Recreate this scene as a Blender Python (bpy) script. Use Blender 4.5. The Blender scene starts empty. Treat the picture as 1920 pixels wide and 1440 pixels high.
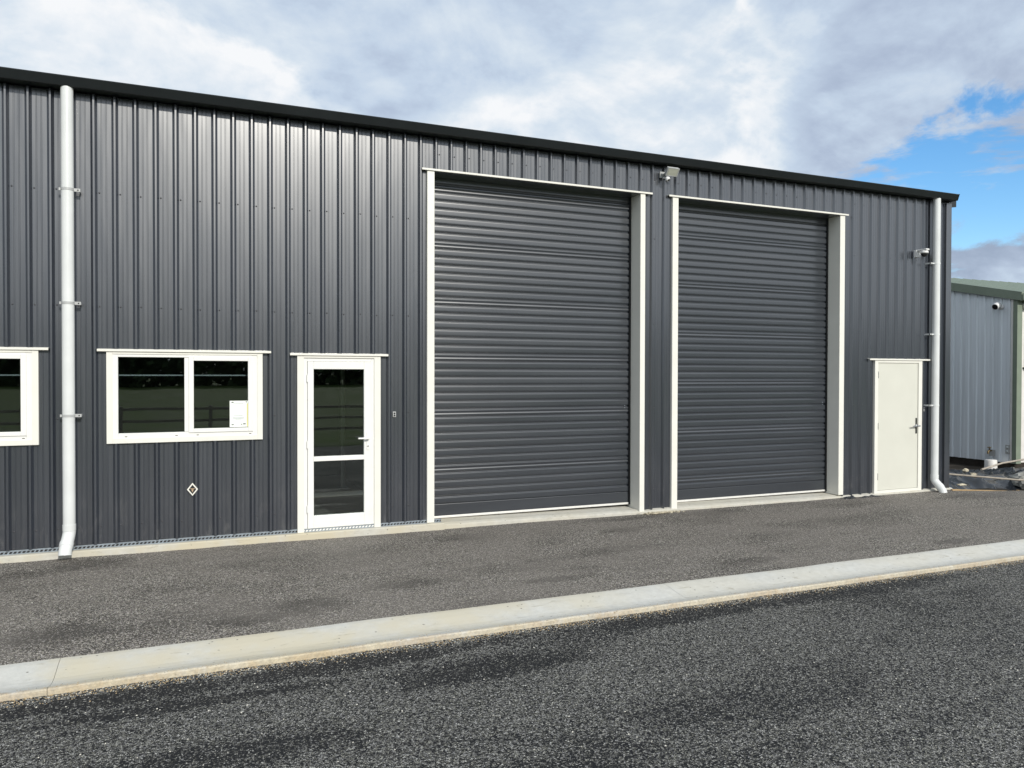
import bpy, bmesh, math, random
from mathutils import Vector, Matrix, noise
R = math.radians
rnd = random.Random(7)
scene = bpy.context.scene
COL = scene.collection

# ------------------------------------------------------------------ camera
cam_d = bpy.data.cameras.new('camera'); cam = bpy.data.objects.new('camera', cam_d); COL.objects.link(cam)
cam_d.sensor_width = 36; cam_d.lens = 27.0; cam_d.clip_start = .05; cam_d.clip_end = 6000
def cam_matrix(yaw, pitch, roll, loc):
    fw = Vector((math.sin(yaw)*math.cos(pitch), math.cos(yaw)*math.cos(pitch), math.sin(pitch)))
    rt = Vector((math.cos(yaw), -math.sin(yaw), 0)); up = rt.cross(fw)
    r = rt*math.cos(roll) + up*math.sin(roll); u = -rt*math.sin(roll) + up*math.cos(roll)
    m = Matrix((r, u, -fw)).transposed().to_4x4(); m.translation = loc
    return m
cam.matrix_world = cam_matrix(R(22.841), R(-.737), R(.111), Vector((0, -8.541, 1.77)))
scene.camera = cam

# ------------------------------------------------------------------ node helpers
class NT:
    def __init__(s, tree):
        s.t = tree; s.n = tree.nodes; s.l = tree.links; s.n.clear()
    def new(s, kind, **kw):
        n = s.n.new(kind)
        for k, v in kw.items(): setattr(n, k, v)
        return n
    def put(s, sock, v):
        if hasattr(v, 'is_linked') or isinstance(v, bpy.types.NodeSocket): s.l.new(v, sock)
        elif v is not None: sock.default_value = v
    def math(s, op, a, b=None, c=None, clamp=False):
        n = s.new('ShaderNodeMath', operation=op); n.use_clamp = clamp
        s.put(n.inputs[0], a)
        if b is not None: s.put(n.inputs[1], b)
        if c is not None: s.put(n.inputs[2], c)
        return n.outputs[0]
    def vmath(s, op, a, b=None):
        n = s.new('ShaderNodeVectorMath', operation=op); s.put(n.inputs[0], a)
        if b is not None: s.put(n.inputs[1], b)
        return n.outputs['Value'] if op in ('DOT_PRODUCT', 'LENGTH', 'DISTANCE') else n.outputs[0]
    def rng(s, v, a, b, c=0., d=1., smooth=True):
        n = s.new('ShaderNodeMapRange'); n.interpolation_type = 'SMOOTHSTEP' if smooth else 'LINEAR'
        s.put(n.inputs[0], v)
        for i, x in enumerate((a, b, c, d)): s.put(n.inputs[i+1], x)
        return n.outputs[0]
    def noise(s, vec, scale, detail=4, rough=.5, dist=0., out=0):
        n = s.new('ShaderNodeTexNoise'); s.put(n.inputs['Vector'], vec)
        n.inputs['Scale'].default_value = scale; n.inputs['Detail'].default_value = detail
        n.inputs['Roughness'].default_value = rough; n.inputs['Distortion'].default_value = dist
        return n.outputs[out]
    def voro(s, vec, scale, feature='F1', out='Distance', rand=1.):
        n = s.new('ShaderNodeTexVoronoi', feature=feature); s.put(n.inputs['Vector'], vec)
        n.inputs['Scale'].default_value = scale; n.inputs['Randomness'].default_value = rand
        return n.outputs[out]
    def mix(s, f, a, b, mode='MIX'):
        n = s.new('ShaderNodeMix', data_type='RGBA', blend_type=mode)
        s.put(n.inputs[0], f); s.put(n.inputs[6], a); s.put(n.inputs[7], b)
        return n.outputs[2]
    def mapping(s, vec, loc=(0,0,0), rot=(0,0,0), scale=(1,1,1)):
        n = s.new('ShaderNodeMapping'); s.put(n.inputs[0], vec)
        n.inputs[1].default_value = loc; n.inputs[2].default_value = rot; n.inputs[3].default_value = scale
        return n.outputs[0]
    def sep(s, vec):
        n = s.new('ShaderNodeSeparateXYZ'); s.put(n.inputs[0], vec); return n.outputs
    def comb(s, x, y, z):
        n = s.new('ShaderNodeCombineXYZ')
        for i, v in enumerate((x, y, z)): s.put(n.inputs[i], v)
        return n.outputs[0]
    def bump(s, h, strength=.3, dist=.01, normal=None):
        n = s.new('ShaderNodeBump'); n.inputs['Strength'].default_value = strength; n.inputs['Distance'].default_value = dist
        s.put(n.inputs['Height'], h)
        if normal is not None: s.put(n.inputs['Normal'], normal)
        return n.outputs[0]
def rgb(*c): return (c[0], c[1], c[2], 1)

# ------------------------------------------------------------------ sky, sun, exposure
SUN_AZ, SUN_EL = R(8), R(27.5)          # azimuth from -Y towards +X
world = bpy.data.worlds.new('World'); scene.world = world; world.use_nodes = True
w = NT(world.node_tree)
tc = w.new('ShaderNodeTexCoord')
d = w.vmath('NORMALIZE', tc.outputs['Generated'])
sky = w.new('ShaderNodeTexSky', sky_type='NISHITA'); sky.sun_disc = False
sky.sun_elevation = SUN_EL; sky.sun_rotation = R(180) - SUN_AZ
sky.air_density = 1.0; sky.dust_density = .2; sky.ozone_density = 2.5
SKY_STRENGTH = .1
hs = w.new('ShaderNodeHueSaturation'); hs.inputs['Saturation'].default_value = 1.28; hs.inputs['Value'].default_value = 1.85
w.l.new(sky.outputs[0], hs.inputs['Color'])
dx, dy, dz = w.sep(d)
den = w.math('ADD', w.math('MAXIMUM', dz, 0.0), .42)
u = w.comb(w.math('DIVIDE', dx, den), w.math('DIVIDE', dy, den), 0.0)
def spot(v, inner, outer):              # 1 within `inner` degrees of direction v, 0 beyond `outer`
    v = Vector(v).normalized()
    return w.rng(w.vmath('DOT_PRODUCT', d, tuple(v)), math.cos(R(outer)), math.cos(R(inner)))
def cloud(vec, loc, scale, detail, rough, dist): return w.noise(w.mapping(vec, loc), scale, detail, rough, dist)
us = w.vmath('SCALE', u); us.node.inputs['Scale'].default_value = .955      # the same clouds, sampled a little nearer the zenith
n1 = cloud(u, (3.1, 1.7, 0), 1.7, 11, .55, .3)
n2 = cloud(u, (8.3, 4.4, 2), 2.3, 12, .53, .2); n2s = cloud(us, (8.3, 4.4, 2), 2.3, 12, .53, .2)
n3 = cloud(u, (1.3, 9.1, 5), 1.0, 6, .5, .2)
n4 = cloud(u, (5.7, 2.2, 8), 4.2, 12, .58, .3); n4s = cloud(us, (5.7, 2.2, 8), 4.2, 12, .58, .3)
c1, c2, c4 = (w.math('SUBTRACT', q, .5) for q in (n1, n2, n4))
# gaps of blue low on the right, broken by wisps
near_b = spot((.79, .58, .19), 7, 17)
wisp = w.noise(w.mapping(w.comb(dx, dy, w.math('MULTIPLY', dz, 2.6)), (2.2, 6.1, 3)), 5.2, 12, .62, .5)
hole = w.math('ADD', w.math('MULTIPLY', spot((.802, .567, .165), 2, 10), .40), w.math('MULTIPLY', spot((.785, .575, .225), 1, 6), .16))
hole = w.math('ADD', hole, w.math('MULTIPLY', spot((.742, .63, .215), 1, 5), .22))
cover = w.math('SUBTRACT', w.math('ADD', n1, .42), hole)
cover = w.math('ADD', cover, w.math('MULTIPLY', spot((.825, .555, .085), 1, 5), .36))
cover = w.math('ADD', cover, w.math('MULTIPLY', w.math('MULTIPLY', w.math('SUBTRACT', wisp, .5), near_b), 2.6))
cover = w.math('ADD', cover, w.math('MULTIPLY', w.math('MULTIPLY', c4, near_b), .9))
cover = w.rng(cover, .34, .66)
# a bright bank rising to the left and a thick grey mass to the right
front = w.vmath('DOT_PRODUCT', d, (-.2452, .3807, -.8916))
front = w.math('ADD', front, w.math('ADD', w.math('MULTIPLY', c2, .17), w.math('MULTIPLY', c4, .08)))
near_l = spot((.05, .94, .30), 12, 34)
bank = w.math('MULTIPLY', w.rng(front, -.006, .022), near_l)
crest = w.math('MULTIPLY', w.math('MULTIPLY', w.rng(front, -.006, .02), w.rng(front, .085, .02)), near_l)
mass = w.vmath('DOT_PRODUCT', d, (.7557, -.6549, .0058))
mass = w.math('ADD', mass, w.math('ADD', w.math('MULTIPLY', c2, .62), w.math('MULTIPLY', c4, .30)))
near_r = spot((.72, .61, .31), 9, 25)
grey = w.math('MULTIPLY', w.rng(mass, -.01, .07), near_r)
fringe = w.math('MULTIPLY', w.math('MULTIPLY', w.rng(mass, -.075, -.01), w.rng(mass, .03, -.005)), near_r)
rim = w.math('ADD', w.math('MULTIPLY', w.math('SUBTRACT', n2, n2s), 1.6), w.math('MULTIPLY', w.math('SUBTRACT', n4, n4s), 1.0))
bel = w.math('ADD', rim, w.math('MULTIPLY', c2, .75))
bel = w.math('ADD', bel, w.math('MULTIPLY', w.math('SUBTRACT', n3, .5), .5))
bel = w.math('ADD', bel, w.math('MULTIPLY', c4, .45))
bel = w.math('ADD', bel, .75)
bel = w.math('ADD', bel, w.math('MULTIPLY', bank, .02))
bel = w.math('ADD', bel, w.math('MULTIPLY', crest, .22))
bel = w.math('ADD', bel, w.math('MULTIPLY', grey, -.44))
bel = w.math('ADD', bel, w.math('MULTIPLY', fringe, .13))
ramp = w.new('ShaderNodeValToRGB'); w.l.new(bel, ramp.inputs[0])
e = ramp.color_ramp.elements
e[0].position = 0.; e[0].color = rgb(.34, .41, .54)
e[1].position = 1.; e[1].color = rgb(.95, .96, .97)
for p, c in ((.28, (.45, .53, .67)), (.5, (.57, .67, .80)), (.74, (.71, .79, .87))):
    k = e.new(p); k.color = rgb(*c)
cl = w.vmath('SCALE', ramp.outputs[0]); cl.node.inputs['Scale'].default_value = 1/SKY_STRENGTH
col = w.mix(w.math('MULTIPLY', cover, .97), hs.outputs[0], cl)
bg = w.new('ShaderNodeBackground'); bg.inputs[1].default_value = SKY_STRENGTH
w.l.new(col, bg.inputs[0])
wo = w.new('ShaderNodeOutputWorld'); w.l.new(bg.outputs[0], wo.inputs[0])

sun_d = bpy.data.lights.new('sun', 'SUN'); sun_d.energy = 3.3; sun_d.angle = R(2.2); sun_d.color = (1, .955, .87)
sun = bpy.data.objects.new('sun', sun_d); COL.objects.link(sun)
sv = Vector((math.sin(SUN_AZ)*math.cos(SUN_EL), -math.cos(SUN_AZ)*math.cos(SUN_EL), math.sin(SUN_EL)))
sun.rotation_euler = sv.to_track_quat('Z', 'Y').to_euler(); sun.location = sv*60

scene.view_settings.view_transform = 'Standard'; scene.view_settings.look = 'None'
scene.view_settings.exposure = 0; scene.view_settings.gamma = 1
scene.view_settings.use_curve_mapping = False
scene.render.engine = 'CYCLES'
scene.cycles.max_bounces = 8; scene.cycles.transparent_max_bounces = 12
scene.cycles.use_denoising = True

# ------------------------------------------------------------------ mesh helpers
class MB:
    def __init__(s): s.v = []; s.f = []; s.m = []; s.sm = []
    def add(s, vs, fs, mi=0, smooth=False):
        o = len(s.v); s.v += [tuple(v) for v in vs]
        for f in fs: s.f.append([i+o for i in f]); s.m.append(mi); s.sm.append(smooth)
        return s
    def box(s, x0, x1, y0, y1, z0, z1, mi=0):
        vs = [(x, y, z) for z in (z0, z1) for y in (y0, y1) for x in (x0, x1)]
        return s.add(vs, [(0,2,3,1),(4,5,7,6),(0,1,5,4),(2,6,7,3),(0,4,6,2),(1,3,7,5)], mi)
    def obox(s, c, ax, ay, az, mi=0):     # oriented box: centre and three half-axis vectors
        c, ax, ay, az = map(Vector, (c, ax, ay, az))
        vs = [c + ax*i + ay*j + az*k for k in (-1, 1) for j in (-1, 1) for i in (-1, 1)]
        return s.add(vs, [(0,2,3,1),(4,5,7,6),(0,1,5,4),(2,6,7,3),(0,4,6,2),(1,3,7,5)], mi)
    def tube(s, pts, r, n=16, mi=0, caps=True, smooth=True):
        pts = [Vector(p) for p in pts]; rs = r if isinstance(r, (list, tuple)) else [r]*len(pts)
        o = len(s.v); t0 = (pts[1]-pts[0]).normalized()
        a = t0.orthogonal().normalized(); prev = t0
        for i, p in enumerate(pts):
            t = (pts[min(i+1, len(pts)-1)] - pts[max(i-1, 0)]).normalized()
            if 0 < i < len(pts)-1:
                t = ((pts[i+1]-p).normalized() + (p-pts[i-1]).normalized()).normalized()
            a = (a - t*a.dot(t)).normalized(); b = t.cross(a)
            for k in range(n):
                q = 2*math.pi*k/n; s.v.append(tuple(p + (a*math.cos(q) + b*math.sin(q))*rs[i]))
        for i in range(len(pts)-1):
            for k in range(n):
                s.f.append([o+i*n+k, o+i*n+(k+1) % n, o+(i+1)*n+(k+1) % n, o+(i+1)*n+k]); s.m.append(mi); s.sm.append(smooth)
        if caps:
            for st, rev in ((o, True), (o+(len(pts)-1)*n, False)):
                q = len(s.v); s.v += s.v[st:st+n]; f = list(range(q, q+n))
                s.f.append(f[::-1] if rev else f); s.m.append(mi); s.sm.append(False)
        return s
    def lathe(s, prof, c, axis=(0,0,1), n=20, mi=0):   # prof: (radius, height) along axis
        ax = Vector(axis).normalized(); a = ax.orthogonal().normalized(); b = ax.cross(a); c = Vector(c)
        o = len(s.v)
        for r, h in prof:
            for k in range(n):
                q = 2*math.pi*k/n; s.v.append(tuple(c + ax*h + (a*math.cos(q)+b*math.sin(q))*max(r, 1e-4)))
        for i in range(len(prof)-1):
            for k in range(n):
                s.f.append([o+i*n+k, o+i*n+(k+1) % n, o+(i+1)*n+(k+1) % n, o+(i+1)*n+k]); s.m.append(mi); s.sm.append(True)
        return s
    def extrude_x(s, prof, x0, x1, mi=0, closed=True, smooth=False):   # prof: (y, z)
        n = len(prof); o = len(s.v)
        for x in (x0, x1):
            s.v += [(x, y, z) for y, z in prof]
        rng = range(n) if closed else range(n-1)
        for i in rng:
            j = (i+1) % n; s.f.append([o+i, o+j, o+n+j, o+n+i]); s.m.append(mi); s.sm.append(smooth)
        if closed:
            s.f.append([o+i for i in range(n)][::-1]); s.m.append(mi); s.sm.append(False)
            s.f.append([o+n+i for i in range(n)]); s.m.append(mi); s.sm.append(False)
        return s
    def build(s, name, mats, parent=None, bevel=0, autosmooth=False):
        me = bpy.data.meshes.new(name); me.from_pydata(s.v, [], s.f); me.update()
        if not isinstance(mats, (list, tuple)): mats = [mats]
        for m in mats: me.materials.append(m)
        for p, mi, sm in zip(me.polygons, s.m, s.sm): p.material_index = mi; p.use_smooth = sm
        bm = bmesh.new(); bm.from_mesh(me); bmesh.ops.recalc_face_normals(bm, faces=bm.faces)
        if bevel:
            es = [e for e in bm.edges if e.is_manifold and e.calc_face_angle(0) > .6]
            bmesh.ops.bevel(bm, geom=es, offset=bevel, segments=2, affect='EDGES', profile=.5)
        bm.to_mesh(me); bm.free()
        o = bpy.data.objects.new(name, me); COL.objects.link(o)
        if parent: o.parent = parent
        return o
def tag(o, label=None, cat=None, group=None, kind=None):
    for k, v in (('label', label), ('category', cat), ('group', group), ('kind', kind)):
        if v: o[k] = v
    return o
def thing(name, label, cat, loc=(0,0,0), group=None):
    o = bpy.data.objects.new(name, None); COL.objects.link(o); o.location = loc; o.empty_display_size = .1
    return tag(o, label, cat, group)
def put(o, root):                       # parent a world-space mesh to a thing whose base is elsewhere
    o.parent = root; o.matrix_parent_inverse = Matrix.Translation(-root.location)
    return o
def instance(name, me, parent, loc, rot=None):
    o = bpy.data.objects.new(name, me); COL.objects.link(o); o.parent = parent; o.location = loc
    if rot: o.rotation_euler = rot
    return o

# ------------------------------------------------------------------ materials
def mat(name): 
    m = bpy.data.materials.new(name); m.use_nodes = True; t = NT(m.node_tree)
    out = t.new('ShaderNodeOutputMaterial'); b = t.new('ShaderNodeBsdfPrincipled'); t.l.new(b.outputs[0], out.inputs[0])
    return m, t, b, out
def simple(name, c, rough=.5, metal=0., spec=.5, var=.06, scale=6, bump=0, bscale=60):
    m, t, b, _ = mat(name); tc = t.new('ShaderNodeTexCoord'); v = tc.outputs['Object']
    nz = t.noise(v, scale, 6, .6)
    f = t.rng(nz, .3, .7, 1-var, 1+var, False)
    cc = t.mix(1, rgb(*c), t.comb(f, f, f), 'MULTIPLY'); t.l.new(cc, b.inputs['Base Color'])
    r = t.rng(nz, .3, .7, rough*.88, rough*1.12, False); t.l.new(r, b.inputs['Roughness'])
    b.inputs['Metallic'].default_value = metal; b.inputs['Specular IOR Level'].default_value = spec
    if bump: t.l.new(t.bump(t.noise(v, bscale, 4, .6), bump, .004), b.inputs['Normal'])
    return m
def steel(name, c, rough, streak, bump_s, dirt=True, gloss=0.):
    m, t, b, _ = mat(name); tc = t.new('ShaderNodeTexCoord'); geo = t.new('ShaderNodeNewGeometry')
    v = geo.outputs['Position']; oi = t.new('ShaderNodeObjectInfo')
    x, y, z = t.sep(v)
    s = t.mapping(v, scale=streak)
    nz = t.noise(s, 1.0, 6, .6)
    f = t.math('MULTIPLY', t.rng(nz, .3, .7, .9, 1.1, False), t.rng(oi.outputs['Random'], 0, 1, .94, 1.06, False))
    cc = t.mix(1, rgb(*c), t.comb(f, f, f), 'MULTIPLY')
    if dirt:      # dust splashed up from the ground
        dn = t.noise(t.mapping(v, scale=(9, 9, 3.5)), 1., 8, .7)
        lo = t.rng(z, .02, .75, 1., 0.)
        spl = t.math('MULTIPLY', t.rng(dn, .50, .80), lo)
        spk = t.math('MULTIPLY', t.rng(t.noise(v, 70, 2, .5), .68, .76), t.math('MULTIPLY', lo, lo))
        k = t.math('MULTIPLY', t.math('MAXIMUM', spl, t.math('MULTIPLY', spk, .8)), .24)
        cc = t.mix(k, cc, rgb(.30, .29, .27))
        rr = t.math('ADD', t.rng(nz, .3, .7, rough*.85, rough*1.15, False), t.math('MULTIPLY', k, .5))
    else:
        rr = t.rng(nz, .3, .7, rough*.85, rough*1.15, False)
    t.l.new(cc, b.inputs['Base Color']); t.l.new(rr, b.inputs['Roughness'])
    b.inputs['Specular IOR Level'].default_value = .5 + .4*gloss
    b.inputs['Coat Weight'].default_value = .9*gloss; b.inputs['Coat Roughness'].default_value = .20; b.inputs['Coat IOR'].default_value = 1.9
    h = t.noise(t.mapping(v, scale=(3.0, 3.0, .5)), 1.6, 2, .5)
    t.l.new(t.bump(h, bump_s, .05), b.inputs['Normal'])
    return m
M = {}
M['charcoal'] = steel('charcoal_steel', (.021, .026, .037), .32, (14, 14, .5), .13, True, 1.)
M['slat'] = steel('charcoal_slat_steel', (.020, .025, .034), .34, (.5, 3, 5), .02, False, .72)
M['gutter'] = simple('black_gutter_steel', (.012, .015, .017), .34, 0, .5, .08, 3)
M['white'] = simple('white_powder_coat', (.77, .76, .70), .34, 0, .45, .03, 4)
M['door_white'] = simple('off_white_door_paint', (.62, .62, .555), .45, 0, .4, .03, 2.2, .05, 30)
M['upvc'] = simple('white_plastic_frame', (.79, .79, .765), .30, 0, .45, .02, 5)
M['pvc'] = simple('white_downpipe_plastic', (.68, .70, .70), .33, 0, .45, .05, 4)
M['galv'] = simple('galvanised_steel', (.27, .31, .35), .45, .35, .5, .2, 20)
M['alu'] = simple('aluminium_bar', (.78, .77, .74), .35, .2, .5, .06, 20)
M['chrome'] = simple('satin_chrome', (.62, .62, .63), .2, 1., .5, .05, 20)
M['black'] = simple('black_plastic', (.012, .012, .014), .35, 0, .5, .1, 10)
M['rubber'] = simple('black_seal', (.02, .02, .02), .7)
M['lamp_glass'] = simple('frosted_lamp_glass', (.42, .43, .36), .15, 0, .5, .05, 10)
M['grey_plastic'] = simple('grey_plastic', (.42, .43, .43), .4)
M['white_cam'] = simple('white_camera_plastic', (.78, .78, .78), .25)
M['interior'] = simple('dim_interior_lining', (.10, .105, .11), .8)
M['int_floor'] = simple('interior_concrete', (.20, .20, .19), .5)
M['green_roof'] = steel('green_roof_steel', (.235, .285, .235), .5, (2, 14, 2), .05, False)
M['green_trim'] = simple('dark_green_trim', (.20, .24, .185), .45)
M['grey_blue'] = steel('pale_grey_blue_steel', (.76, .81, .85), .42, (14, 14, .5), .05, False, .3)
M['shed_white'] = simple('warm_white_shed_steel', (.72, .70, .67), .5)
M['timber'] = simple('raw_timber', (.42, .29, .15), .8, 0, .3, .3, 12, .3, 40)
M['stick'] = simple('weathered_pole', (.36, .32, .27), .7, 0, .3, .25, 12)
M['plastic_sheet'] = simple('black_polythene', (.012, .015, .020), .17, 0, .7, .3, 5)
M['rock'] = simple('broken_concrete', (.30, .30, .28), .85, 0, .3, .35, 9, .6, 25)
M['pale_rock'] = simple('pale_stone', (.52, .47, .36), .85, 0, .3, .3, 14, .5, 30)
M['brass'] = simple('dull_brass', (.16, .12, .06), .5, .6)
M['soil'] = simple('dark_soil', (.034, .029, .024), .95, 0, .2, .5, 5, .8, 14)
M['paper'] = simple('white_paper', (.80, .83, .80), .5)
M['yellow'] = simple('yellow_print', (.78, .74, .30), .5)
M['ink'] = simple('grey_print', (.42, .46, .46), .6)
M['dark_ink'] = simple('dark_print', (.08, .10, .09), .6)
M['bronze'] = simple('bronze_print', (.45, .33, .22), .5)
M['foliage'] = simple('hedge_foliage', (.045, .075, .025), .7, 0, .3, .4, 2)
M['bark'] = simple('bark', (.10, .08, .06), .9)

def glass(name, tint=(.80, .84, .83), refl=1.):
    m = bpy.data.materials.new(name); m.use_nodes = True; t = NT(m.node_tree)
    out = t.new('ShaderNodeOutputMaterial')
    tr = t.new('ShaderNodeBsdfTransparent'); tr.inputs[0].default_value = rgb(*tint)
    gl = t.new('ShaderNodeBsdfGlossy'); gl.inputs['Roughness'].default_value = .01; gl.inputs[0].default_value = rgb(.9, .95, .95)
    fr = t.new('ShaderNodeFresnel'); fr.inputs[0].default_value = 1.5
    geo = t.new('ShaderNodeNewGeometry')
    h = t.noise(geo.outputs['Position'], 1.4, 1, .5)
    nb = t.bump(h, .03, .02)
    t.l.new(nb, gl.inputs['Normal']); t.l.new(nb, fr.inputs['Normal'])
    mx = t.new('ShaderNodeMixShader'); t.l.new(t.math('MULTIPLY', fr.outputs[0], 2.1*refl, clamp=True), mx.inputs[0])
    t.l.new(tr.outputs[0], mx.inputs[1]); t.l.new(gl.outputs[0], mx.inputs[2]); t.l.new(mx.outputs[0], out.inputs[0])
    return m
M['glass'] = glass('window_glass')

def concrete(name, c, warm=True, edge=False):
    m, t, b, _ = mat(name); geo = t.new('ShaderNodeNewGeometry'); v = geo.outputs['Position']; x, y, z = t.sep(v)
    n_a = t.noise(v, 1.3, 6, .6); n_b = t.noise(v, 14, 6, .65); n_c = t.noise(v, 160, 3, .6)
    f = t.math('ADD', t.rng(n_b, .3, .7, .90, 1.08, False), t.rng(n_c, .3, .7, -.05, .05, False))
    cc = t.mix(1, rgb(*c), t.comb(f, f, f), 'MULTIPLY')
    if warm:
        k = t.math('MULTIPLY', t.rng(n_a, .36, .60), t.rng(x, 1.0, 4.5, 1.0, .30))
        cc = t.mix(k, cc, rgb(c[0]*1.02, c[1]*.945, c[2]*.79))
        # faint scuffs, drag marks and bubble holes
        sc = t.rng(t.noise(t.mapping(v, scale=(3.2, 11, 11)), 1.6, 7, .7, .8), .57, .68)
        cc = t.mix(t.math('MULTIPLY', sc, .5), cc, rgb(.30, .27, .20))
        pit = t.rng(t.voro(v, 17), .16, .09)
        cc = t.mix(t.math('MULTIPLY', pit, t.rng(t.noise(v, 9, 2), .50, .60, 0, .8)), cc, rgb(.16, .15, .13))
    if edge:      # sand and clay caught along the outer lip of the drain
        e = t.rng(t.math('ADD', y, t.math('MULTIPLY', t.math('SUBTRACT', t.noise(v, 9, 8, .75), .5), .17)), -3.385, -3.445)
        g = t.rng(t.noise(v, 60, 4, .7), .35, .65, .55, 1.1, False)
        cc = t.mix(t.math('MULTIPLY', e, .62), cc, t.mix(1, t.mix(t.rng(t.noise(v, 3.1, 5, .7), .4, .62), rgb(.58, .50, .35), rgb(.47, .35, .20)), t.comb(g, g, g), 'MULTIPLY'))
    t.l.new(cc, b.inputs['Base Color']); b.inputs['Roughness'].default_value = .8; b.inputs['Specular IOR Level'].default_value = .25
    hh = t.math('ADD', t.math('MULTIPLY', n_b, .5), t.math('MULTIPLY', n_c, .5))
    t.l.new(t.bump(hh, .25, .006), b.inputs['Normal'])
    return m
M['kerb'] = concrete('kerb_concrete', (.56, .56, .53), True, True)
M['slab'] = concrete('slab_concrete', (.52, .51, .465), True)

def chipseal(name, base, chip, bright, blobs, scale=95, patch=1., dusty=0.):
    m, t, b, _ = mat(name); geo = t.new('ShaderNodeNewGeometry'); v = geo.outputs['Position']; x, y, z = t.sep(v)
    flat = t.comb(x, y, 0.0)
    wob = t.new('ShaderNodeVectorMath', operation='ADD')
    nv = t.noise(flat, 60, 2, .5, out=1); sc = t.vmath('SCALE', nv); sc.node.inputs['Scale'].default_value = .012
    t.l.new(flat, wob.inputs[0]); t.l.new(sc, wob.inputs[1]); p = wob.outputs[0]
    vd = t.new('ShaderNodeTexVoronoi'); vd.inputs['Scale'].default_value = scale; t.l.new(p, vd.inputs['Vector'])
    edge = t.voro(p, scale, 'DISTANCE_TO_EDGE')
    r, g_, b_ = t.sep(vd.outputs['Color'])
    med = t.noise(t.mapping(flat, scale=(1, 1.3, 1)), 17, 5, .65)
    fine = t.noise(flat, 46, 3, .6)
    # patchiness: bitumen bleeding through and tyre-worn streaks, longer along the road
    low = t.noise(t.mapping(flat, (2.2, .7, 0), (0, 0, R(4)), (.55, 1.25, 1)), 1.0, 8, .62, .5)
    low2 = t.noise(t.mapping(flat, (7.2, 3.7, 0), (0, 0, R(-3)), (.22, 1.6, 1)), 1.6, 6, .6, .3)
    dark = t.math('ADD', t.rng(low, .46, .70, 0., .55), t.rng(low2, .52, .72, 0., .45))
    for (bx, by, rx, ry, a) in blobs:
        qx = t.math('MULTIPLY', t.math('SUBTRACT', x, bx), 1/rx); qy = t.math('MULTIPLY', t.math('SUBTRACT', y, by), 1/ry)
        q = t.math('SQRT', t.math('ADD', t.math('MULTIPLY', qx, qx), t.math('MULTIPLY', qy, qy)))
        q = t.math('ADD', q, t.math('MULTIPLY', t.math('SUBTRACT', t.noise(flat, 6, 7, .75), .5), 2.0))
        dark = t.math('ADD', dark, t.rng(q, 1.25, .3, 0., a*1.5))
    dark = t.math('MULTIPLY', dark, patch, clamp=True)
    dk = t.math('ADD', dark, t.math('MULTIPLY', t.math('SUBTRACT', med, .5), 1.3), clamp=True)
    # share of chips that stand proud of the bitumen falls where it bled
    thr = t.rng(dk, 0, 1, .12, .62, False)
    on = t.rng(r, thr, t.math('ADD', thr, .18))
    on = t.math('MULTIPLY', on, t.rng(edge, .02, .14))
    on = t.math('MULTIPLY', on, t.rng(fine, .34, .58, .35, 1.))
    pits = t.math('MAXIMUM', t.rng(t.noise(t.mapping(flat, (4, 1, 0)), 32, 4, .6), .56, .66), t.math('MULTIPLY', t.rng(t.noise(t.mapping(flat, (1, 6, 0)), 75, 2, .6), .60, .66), .9))
    on = t.math('MULTIPLY', on, t.math('SUBTRACT', 1., t.math('MULTIPLY', pits, .8)))
    tone = t.math('MULTIPLY', t.rng(g_, 0, 1, .45, 1.5, False), t.rng(dk, 0, 1, 1.05, .62, False))
    ch = t.mix(1, rgb(*chip), t.comb(tone, tone, t.math('MULTIPLY', tone, t.rng(b_, 0, 1, .9, 1.08, False))), 'MULTIPLY')
    ch = t.mix(t.rng(b_, .90, .97), ch, rgb(*bright))
    cc = t.mix(on, rgb(*base), ch)
    if dusty:
        cc = t.mix(t.math('MULTIPLY', t.rng(t.noise(flat, .9, 5, .6), .40, .62), dusty), cc, rgb(.27, .248, .225))
    t.l.new(cc, b.inputs['Base Color'])
    t.l.new(t.rng(dk, 0, 1, .82, .60, False), b.inputs['Roughness'])
    b.inputs['Specular IOR Level'].default_value = .12
    hh = t.math('ADD', t.math('MULTIPLY', on, t.rng(r, 0, 1, .6, 1., False)), t.math('MULTIPLY', fine, .6))
    t.l.new(t.bump(hh, .9, .008), b.inputs['Normal'])
    return m
YARD_BLOBS = [(.42, -2.62, .26, .12, .9), (.85, -2.42, .38, .22, .6), (1.75, -2.15, .5, .12, .5), (2.8, -.55, .45, .22, .45), (3.0, -2.45, .4, .10, .6),
              (4.6, -.85, .35, .15, .45), (5.15, -2.55, .22, .10, .8), (7.7, -2.7, .3, .1, .6), (-.8, -2.45, .4, .25, .5), (-.8, -.4, .4, .22, .55),
              (6.3, -.3, .6, .16, .6), (4.9, -.25, .7, .1, .5)]
ROAD_BLOBS = [(-.6, -3.62, 1.0, .10, .8), (.1, -3.85, 1.0, .07, .7), (.95, -3.62, .6, .14, .8), (1.7, -4.0, .7, .22, .5), (3.6, -3.62, .9, .14, .9),
              (5.3, -3.58, 1.2, .16, .8), (3.3, -5.0, 1.2, .35, .22), (1.2, -3.6, .8, .1, .5), (.1, -4.55, .8, .2, .5)]
M['yard'] = chipseal('yard_chipseal', (.070, .065, .059), (.60, .56, .51), (.62, .60, .56), YARD_BLOBS, 125, .95, .38)
M['road'] = chipseal('road_chipseal', (.017, .018, .020), (.345, .342, .322), (.60, .60, .56), ROAD_BLOBS, 112, .95, 0.)

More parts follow.
